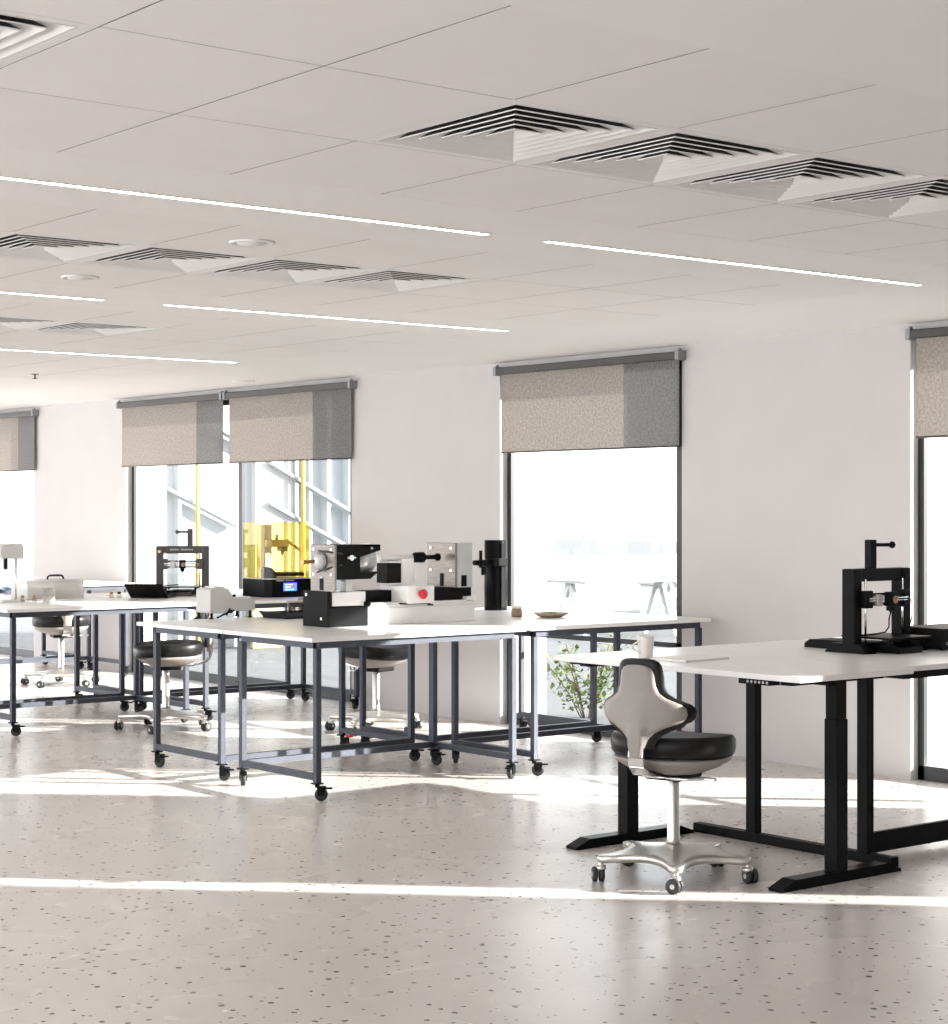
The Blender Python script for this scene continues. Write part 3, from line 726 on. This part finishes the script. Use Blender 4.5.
b = MB(); b.cyl((6.85 - ox, 9.46 - oy, 1.30 - Z), (7.115 - ox, 9.46 - oy, 1.305 - Z), .017, n=20); b.cyl((6.835 - ox, 9.46 - oy, 1.30 - Z), (6.86 - ox, 9.46 - oy, 1.30 - Z), .022, n=20); b.build('tailstock_spindle', M['mwhite'], t)
b = MB(); b.lathe([(0, 0), (.018, 0), (.032, .02), (.034, .085), (.02, .10), (.014, .105), (.014, .185), (.024, .19), (.024, .21), (0, .215)], (7.105 - ox, 9.46 - oy, 1.304 - Z), axis='X', n=26); b.build('chuck', M['black_gloss'], t)
b = L(7.36, 7.378, 9.35, 9.64, 1.113, 1.392, .002); pp = b.build('bearing_plate', M['steel'], t)
b = L(7.354, 7.361, 9.47, 9.50, 1.12, 1.20, .001); b.build('slot', M['black'], pp)
for yy, zz in ((9.60, 1.36), (9.39, 1.36), (9.60, 1.22), (9.39, 1.22)):
    b = MB(); b.cyl((7.361 - ox, yy - oy, zz - Z), (7.356 - ox, yy - oy, zz - Z), .009, n=12); b.build('bolt', M['chrome'], pp)
b = L(7.378, 7.50, 9.35, 9.60, 1.113, 1.392, .003); bh = b.build('bearing_housing', M['steel_light'], t)
b = L(7.41, 7.45, 9.345, 9.352, 1.12, 1.19, .001); b.build('slot', M['black'], bh)
b = L(7.185, 7.53, 9.40, 9.62, 1.034, 1.113, .003); b.build('slide_rail', M['charcoal'], t)

# tall black cylinder with its clamp
t = thing('black_cylinder', 'tall glossy black cylinder with a side clamp, standing right of the lathe', 'cylinder', (8.43, 10.25, .90))
b = MB(); b.lathe([(0, 0), (.078, 0), (.08, .003), (.08, .485), (.076, .49), (0, .49)], n=48); b.build('body', M['black_gloss'], t)
b = MB(); b.box(-.02, .02, -.0865, -.075, .02, .47, .003); b.build('spine', M['black'], t)
b = MB(); b.box(-.19, -.06, -.075, -.03, .312, .355, .006); b.cyl((-.175, -.05, .30), (-.175, -.05, .42), .012, n=14); b.cyl((-.235, -.05, .335), (-.15, -.05, .335), .018, n=16); b.cyl((-.15, -.05, .25), (-.15, -.05, .31), .018, n=14); b.box(-.10, .03, -.10, -.06, .31, .365, .004); b.build('clamp', M['black'], t)

# dish and jar on the right near bench
t = thing('plate', 'small speckled plate of green bits on the bench below the middle window', 'plate', (8.14, 9.33, .90))
b = MB(); b.lathe([(0, .0), (.06, 0), (.09, .010), (.117, .028), (.12, .032), (.113, .032), (.085, .018), (.06, .012), (0, .012)], n=40); b.build('dish', M['gold_rim'], t)
b = MB()
for k in range(26):
    a_ = random.uniform(0, 2 * PI); r_ = random.uniform(0, .075); c_ = (r_ * math.cos(a_), r_ * math.sin(a_), .016 + .012 * (1 - r_ / .08))
    b.lathe([(0, -.008), (.009, -.004), (.011, .002), (.006, .009), (0, .01)], c_, n=7)
o = b.build('leafy_bits', M['green_food'], t); o['kind'] = 'stuff'
t = thing('jar', 'small squat brown jar beside the speckled plate', 'jar', (8.0, 9.51, .90))
b = MB(); b.lathe([(0, 0), (.032, 0), (.036, .006), (.036, .045), (.03, .055), (0, .055)], n=26); b.build('body', M['brown'], t)
b = MB(); b.lathe([(0, .055), (.031, .055), (.033, .058), (.033, .068), (.028, .072), (0, .072)], n=26); b.build('lid', M['ceramic'], t)

# dark tray with glass dish behind the lathe
t = thing('tray', 'dark sloped tray on the bench between the grey device and the lathe', 'tray', (6.84, 10.36, .90))
b = MB(); b.prism([(-.21, .045), (-.17, .0), (.17, 0), (.21, .045), (.195, .045), (.162, .010), (-.162, .010), (-.195, .045)], 'y', -.13, .13); b.box(-.17, .17, -.13, -.12, 0, .04); b.box(-.17, .17, .12, .13, 0, .04); b.build('body', M['slate'], t)
t = thing('glass_dish', 'clear round glass dish sitting in the dark tray', 'dish', (6.87, 10.36, .911))
b = MB(); b.lathe([(0, 0), (.08, 0), (.085, .004), (.085, .085), (.081, .085), (.081, .008), (0, .006)], n=32); b.build('bowl', M['frosted'], t)
b = MB(); b.lathe([(0, .087), (.09, .087), (.09, .095), (.02, .10), (.012, .115), (0, .118)], n=32); b.build('lid', M['frosted'], t)

# small grey device on stilts
t = thing('benchtop_device', 'pale grey stepped device on small stilts at the left bench corner', 'lab device', (6.48, 10.64, .90))
b = MB(); b.prism([(-.17, .035), (-.04, .035), (-.02, .045), (.165, .045), (.165, .115), (.155, .125), (.005, .125), (-.035, .19), (-.045, .195), (-.165, .195), (-.175, .185), (-.175, .045)], 'y', -.09, .09); bd = b.build('housing', M['mgrey'], t)
m_ = bd.modifiers.new('soft', 'BEVEL'); m_.width = .006; m_.segments = 3
b = MB(); b.box(-.13, -.05, -.06, .06, .195, .206, .003); b.build('top_plate', M['mwhite'], t)
b = MB(); b.box(.02, .15, -.06, .06, .125, .135, .003); b.build('sample_stage', M['mwhite'], t)
b = MB(); b.cyl((.04, -.03, .135), (.04, -.03, .15), .011, n=14); b.build('knob', M['charcoal'], t)
for x_, y_ in ((-.16, -.08), (-.16, .08), (.13, -.08), (.13, .08)):
    b = MB(); b.cyl((x_, y_, 0), (x_, y_, .05), .009, n=12); b.lathe([(0, 0), (.016, 0), (.016, .008), (0, .01)], (x_, y_, 0), n=14); b.build('foot', M['charcoal'], t)
b = MB(); b.tube([(-.13, -.10, .006), (-.07, -.098, .03), (.0, -.096, .05)], .006); b.tube([(-.06, -.10, .02), (-.03, -.096, .065)], .005); b.cyl((-.03, -.11, .045), (-.03, -.085, .045), .012, n=14); b.build('clamp_arm', M['charcoal'], t)

# yellow hooded printer
t = thing('hooded_printer', 'printer with a black base, blue display and yellow see-through hood', '3d printer', (8.40, 13.0, .90)); t.scale = (.66, .8, 1)
b = MB(); b.prism([(-.32, -.16), (-.26, -.235), (.30, -.235), (.32, -.20), (.32, .24), (-.32, .24)], 'z', .0, .145); b.build('base', M['black_gloss'], t)
b = MB(); b.prism([(-.325, -.165), (-.262, -.24), (.302, -.24), (.325, -.205), (.325, .245), (-.325, .245)], 'z', .145, .152); b.build('base_rim', M['mgrey'], t)
b = MB(); b.box(-.10, .09, -.239, -.234, .05, .115); dp = b.build('display', M['lcd'], t); dp['label'] = 'glowing blue display'
b = MB()
for k, w_ in enumerate((.07, .05, .08)): b.box(-.075, -.075 + w_ * 1.5, -.241, -.2388, .098 - k * .02, .104 - k * .02)
b.build('display_text', M['lcd_text'], dp)
b = MB(); x_ = -.20
for wl in (9, 10):
    for k in range(wl): b.box(x_, x_ + .009, -.2375, -.2345, .130, .130 + random.choice((.006, .008))); x_ += .0125
    x_ += .02
b.build('lettering', M['mgrey'], t)
b = MB(); b.box(-.318, .318, .23, .236, .152, .60)
b.box(-.318, -.313, -.155, .236, .152, .60); b.box(.313, .318, -.195, .236, .152, .60); b.box(-.255, .295, -.232, -.228, .152, .60)
b.quad((-.318, -.155, .152), (-.255, -.230, .152), (-.255, -.230, .60), (-.318, -.155, .60)); b.box(-.30, .30, -.22, .236, .60, .604); b.build('hood', M['yellow'], t)
b = MB(); b.box(-.20, -.13, .06, .14, .152, .58, .004); b.box(-.11, -.02, .08, .14, .35, .58, .004); b.build('tower', M['gold'], t)
b = MB(); b.box(-.16, .17, .0, .08, .40, .46, .005); b.cyl((.02, .04, .46), (.02, .04, .50), .018, n=16); ar = b.build('arm', M['gold'], t)
b = MB(); b.box(.06, .13, -.02, .09, .365, .40, .004); b.cyl((.09, .03, .33), (.09, .03, .365), .008, .02, n=16); b.build('print_head', M['steel'], ar)
b = MB(); b.tube([(.17, .03, .44), (.22, 0, .42), (.29, -.05, .37)], .014); b.build('filament_guide', M['gold'], t)
b = MB(); b.box(-.10, .27, -.15, .16, .165, .195, .004); b.build('print_bed', M['charcoal'], t)
b = MB(); b.prism([(-.28, .152), (-.12, .152), (-.12, .19), (-.19, .235), (-.27, .245), (-.285, .22)], 'y', -.14, -.06); b.build('spool_cover', M['charcoal'], t)
b = MB(); b.tube([(-.28 + .12 * (1 - math.cos(i / 10 * PI / 2)), -.10, .22 + .13 * math.sin(i / 10 * PI / 2)) for i in range(11)], .004); b.build('filament', M['charcoal'], t)

# laptop, bin, bottles, microscope and cup on the left benches
t = thing('laptop', 'open dark laptop seen from behind its lid, left of the anthracite printer', 'laptop', (7.52, 13.46, .90), .45)
b = MB(); b.box(-.155, .155, -.12, .12, 0, .018, .004); b.build('keyboard_base', M['charcoal'], t)
b = MB(); b.box(-.155, .155, 0, .012, 0, .20, .004)
R_ = Matrix.Translation((0, .12, .016)) @ Matrix.Rotation(-1.02, 4, 'X')
for v in b.bm.verts: v.co = R_ @ v.co
b.build('lid', M['charcoal'], t)
t.rotation_euler.z = 2.35
t = thing('storage_bin', 'clear plastic bin with a black carrying handle on the left bench', 'bin', (6.79, 13.86, .90))
b = MB(); w_, d_, h_ = .24, .15, .135
b.box(-w_, w_, -d_, d_, 0, .004); b.box(-w_, w_, -d_, -d_ + .003, .004, h_); b.box(-w_, w_, d_ - .003, d_, .004, h_); b.box(-w_, -w_ + .003, -d_, d_, .004, h_); b.box(w_ - .003, w_, -d_, d_, .004, h_); b.build('body', M['milky'], t)
b = MB(); b.box(-w_ - .008, w_ + .008, -d_ - .008, d_ + .008, h_, h_ + .014, .004); ld = b.build('lid', M['milky'], t)
b = MB(); b.tube([(.0, 0, h_ + .014), (.005, 0, h_ + .035), (.02, 0, h_ + .045), (.12, 0, h_ + .045), (.135, 0, h_ + .035), (.14, 0, h_ + .014)], .008); b.build('handle', M['slate'], ld)
b = MB(); b.box(-.08, .17, -.11, .11, .006, .055, .01); b.build('tray_insert', M['mgrey'], t)
def bottle(x, y, label, cap, s=1.0):
    t = thing('sample_vial', label, 'vial', (x, y, .90), 0, 'small capped vials on the left benches')
    b = MB(); b.lathe([(0, 0), (.016 * s, 0), (.018 * s, .003), (.018 * s, .022 * s), (.011 * s, .030 * s), (.011 * s, .034 * s), (0, .034 * s)], n=20); b.build('body', M['frosted'], t)
    b = MB(); b.lathe([(0, .033 * s), (.014 * s, .033 * s), (.014 * s, .05 * s), (0, .051 * s)], n=20); b.build('cap', cap, t)
bottle(6.36, 13.40, 'left brown-capped vial of the two beside the grey head microscope', M['amber'])
bottle(6.43, 13.34, 'right brown-capped vial of the two beside the grey head microscope', M['amber'])
bottle(7.19, 13.55, 'brown-capped vial left of the laptop', M['amber'])
bottle(7.25, 13.53, 'dark-capped vial between the brown one and the laptop', M['charcoal'])
bottle(7.40, 13.40, 'blue-capped vial right in front of the laptop', M['blue'])
t = thing('beaker', 'clear beaker in front of the plastic bin on the left bench', 'beaker', (6.46, 13.16, .90))
b = MB(); b.lathe([(0, 0), (.045, 0), (.048, .003), (.048, .10), (.051, .104), (.048, .104), (.045, .10), (.045, .006), (0, .005)], n=28); b.build('glass', M['clear'], t)
b = MB(); b.lathe([(0, .007), (.043, .007), (.043, .05), (0, .05)], n=24); b.build('contents', M['paper'], t)
t = thing('microscope', 'grey head instrument on a glass column, at the left photo edge', 'lab instrument', (6.28, 13.46, .90))
b = MB(); b.prism([(-.10, .335), (.085, .33), (.085, .43), (.07, .442), (-.03, .44), (-.085, .425), (-.10, .40)], 'y', -.07, .07); hd2 = b.build('head', M['mgrey'], t)
m_ = hd2.modifiers.new('soft', 'BEVEL'); m_.width = .008; m_.segments = 3
b = MB(); b.cyl((-.03, 0, .02), (-.03, 0, .335), .022, n=22); b.build('column', M['clear'], t)
b = MB(); b.cyl((-.03, 0, .25), (-.03, 0, .335), .014, n=16); b.build('nozzle', M['charcoal'], t)
b = MB(); b.cyl((.055, 0, .01), (.055, 0, .332), .007, n=12); b.build('rod', M['alu'], t)
b = MB(); b.box(-.09, .09, -.07, .07, 0, .018, .005); b.build('base', M['mwhite'], t)
b = MB(); b.box(-.05, .0, -.03, .03, .09, .11, .003); b.build('stage', M['blue'], t)

# ------------------------------------------------------------------ outside
g = MB(); g.box(XW + WT, 70, -40, 90, -.16, -.06); struct(g.build('ground_outside', M['paving']))
t = thing('neighbouring_building', 'white glazed building with yellow columns, seen through the double window', 'building', (12.0, 19.6, -.06))
b = MB(); b.box(-1.9, -.62, .12, .4, 0, 6); b.box(.38, .92, .05, .4, 0, 6); b.build('wall_panel', M['facade'], t)
b = MB(); b.box(-.62, .38, .16, .2, 0, 6); b.box(.92, 3.4, .16, .2, 0, 6); b.build('glazing', M['facade_glass'], t)
for x_ in (-.92, -.70, .95, 1.15, 1.42, 1.75, 2.2):
    b = MB(); b.box(x_ - .022, x_ + .022, .0, .16, 0, 6); b.build('mullion', M['facade_grey'], t)
for xa, za, xb, zb in ((-1.0, 1.95, .1, 1.45), (-1.0, 3.0, .3, 2.4), (.55, 2.22, 2.4, 1.30), (.55, 1.72, 2.3, .9), (.55, 3.2, 2.4, 2.3)):
    b = MB(); b.prism([(xa, za), (xb, zb), (xb, zb + .038), (xa, za + .038)], 'y', -.04, .1); b.build('sloping_beam', M['facade_grey'], t)
for x_ in (-.52, .97):
    b = MB(); b.cyl((x_, -.10, 0), (x_, -.10, 6), .028, n=18); c_ = b.build('column', M['yellow_paint'], t); c_['label'] = 'yellow column'
b = MB(); b.box(.12, .55, -.3, -.24, 0, .62, .01); b.build('parapet', M['pale_yellow'], t)
def shrub(x, y, h, r, n, label, seed):
    rnd = random.Random(seed)
    t = thing('shrub', label, 'plant', (x, y, -.06), 0, 'leafy shrubs outside the windows')
    st = MB(); lf = MB(); lp = MB()
    for k in range(14):
        a = rnd.uniform(0, 2 * PI); rr = rnd.uniform(.25, 1) * r; top = Vector((rr * math.cos(a), rr * math.sin(a), h * rnd.uniform(.55, 1)))
        pts = [Vector((top.x * .15, top.y * .15, 0)).lerp(top, u) + Vector((0, 0, .06 * math.sin(PI * u))) for u in (0, .35, .7, 1)]
        st.tube(pts, .005, 5)
        for q in range(n):
            u = rnd.uniform(.25, 1.0); p = Vector((top.x * .15, top.y * .15, 0)).lerp(top, u) + Vector((rnd.gauss(0, .05), rnd.gauss(0, .05), rnd.gauss(0, .04)))
            d = Vector((rnd.gauss(0, 1), rnd.gauss(0, 1), rnd.gauss(.2, .6))).normalized(); s_ = d.cross(Vector((0, 0, 1))).normalized(); L_ = rnd.uniform(.045, .08); w_ = L_ * .30
            n_ = d.cross(s_) * .004
            (lf if rnd.random() < .45 else lp).quad(p, p + d * L_ * .5 + s_ * w_ + n_, p + d * L_, p + d * L_ * .5 - s_ * w_ + n_)
    st.build('stems', M['twig'], t); o = lf.build('foliage', M['leaf'], t, normals=False); o = lp.build('foliage', M['leaf_pale'], t, normals=False)
    return t
shrub(10.2, 11.25, .66, .36, 46, 'leafy green shrub outside the middle window, seen under the bench', 3)
shrub(10.1, 9.72, .40, .16, 22, 'small green shrub outside the middle window, beside the chair back', 9)
shrub(10.1, 13.95, .58, .2, 20, 'yellow green shrub outside the double window, seen under the benches', 5)
def low_wall(x0, x1, y0, y1, h, label):
    t = thing('terrace_wall', label, 'wall', ((x0 + x1) / 2, (y0 + y1) / 2, -.06)); a, c = (x1 - x0) / 2, (y1 - y0) / 2
    b = MB(); b.box(-a, a, -c, c, 0, h, .01); b.build('body', M['concrete'], t); b = MB(); b.box(-a - .03, a + .03, -c - .03, c + .03, h, h + .05, .01); b.build('coping', M['facade'], t)
low_wall(18, 30, 23.0, 23.5, .85, 'pale low terrace wall far outside the middle window')
low_wall(20.5, 24, 20.6, 21.4, .5, 'pale planter block in front of the terrace wall outside')
for k, (x_, y_) in enumerate(((17.0, 18.2), (19.2, 18.6))):
    t = thing('terrace_table', ('pale table on the terrace outside the middle window, left one', 'pale table on the terrace outside the middle window, right one')[k], 'table', (x_, y_, -.06))
    b = MB(); b.box(-.9, .9, -.4, .4, .72, .76, .005); b.build('tabletop', M['facade'], t)
    for sx in (-.8, .8):
        b = MB(); b.prism([(-.32, 0), (-.26, 0), (.0, .66), (.26, 0), (.32, 0), (.06, .72), (-.06, .72)], 'x', sx - .03, sx + .03); b.build('trestle', M['concrete'], t)

# ------------------------------------------------------------------ light
w = bpy.data.worlds.new('World'); bpy.context.scene.world = w; w.use_nodes = True
bg = w.node_tree.nodes['Background']; bg.inputs['Color'].default_value = (.95, .975, 1.0, 1); bg.inputs['Strength'].default_value = 2.4
sun = bpy.data.lights.new('sun', 'SUN'); sun.energy = 14.5; sun.angle = math.radians(.6); sun.color = (1, .955, .90)
so = bpy.data.objects.new('sun', sun); C.objects.link(so)
el = math.radians(17.1); az = 1 / math.sqrt(2)
so.rotation_euler = Vector((-az * math.cos(el), az * math.cos(el), -math.sin(el))).to_track_quat('-Z', 'Y').to_euler()
so.location = (20, -8, 8)

# ------------------------------------------------------------------ camera
cd = bpy.data.cameras.new('camera'); co = bpy.data.objects.new('camera', cd); C.objects.link(co)
co.location = (0, 0, 1.6); co.rotation_euler = (PI / 2, 0, math.atan2(-.62632, .77957))
cd.sensor_fit = 'HORIZONTAL'; cd.sensor_width = 36; cd.lens = 1896.88 / 948 * 36; cd.shift_y = -2 / 948; cd.clip_start = .05; cd.clip_end = 300
sc = bpy.context.scene; sc.camera = co
sc.view_settings.view_transform = 'Standard'; sc.view_settings.look = 'None'; sc.view_settings.gamma = 1; sc.view_settings.use_curve_mapping = False
sc.view_settings.exposure = 1.24
sc.cycles.use_denoising = True
sc.cycles.max_bounces = 10; sc.cycles.diffuse_bounces = 6; sc.cycles.transparent_max_bounces = 12; sc.cycles.glossy_bounces = 4
sc.cycles.sample_clamp_indirect = 6; sc.cycles.caustics_reflective = False; sc.cycles.caustics_refractive = False
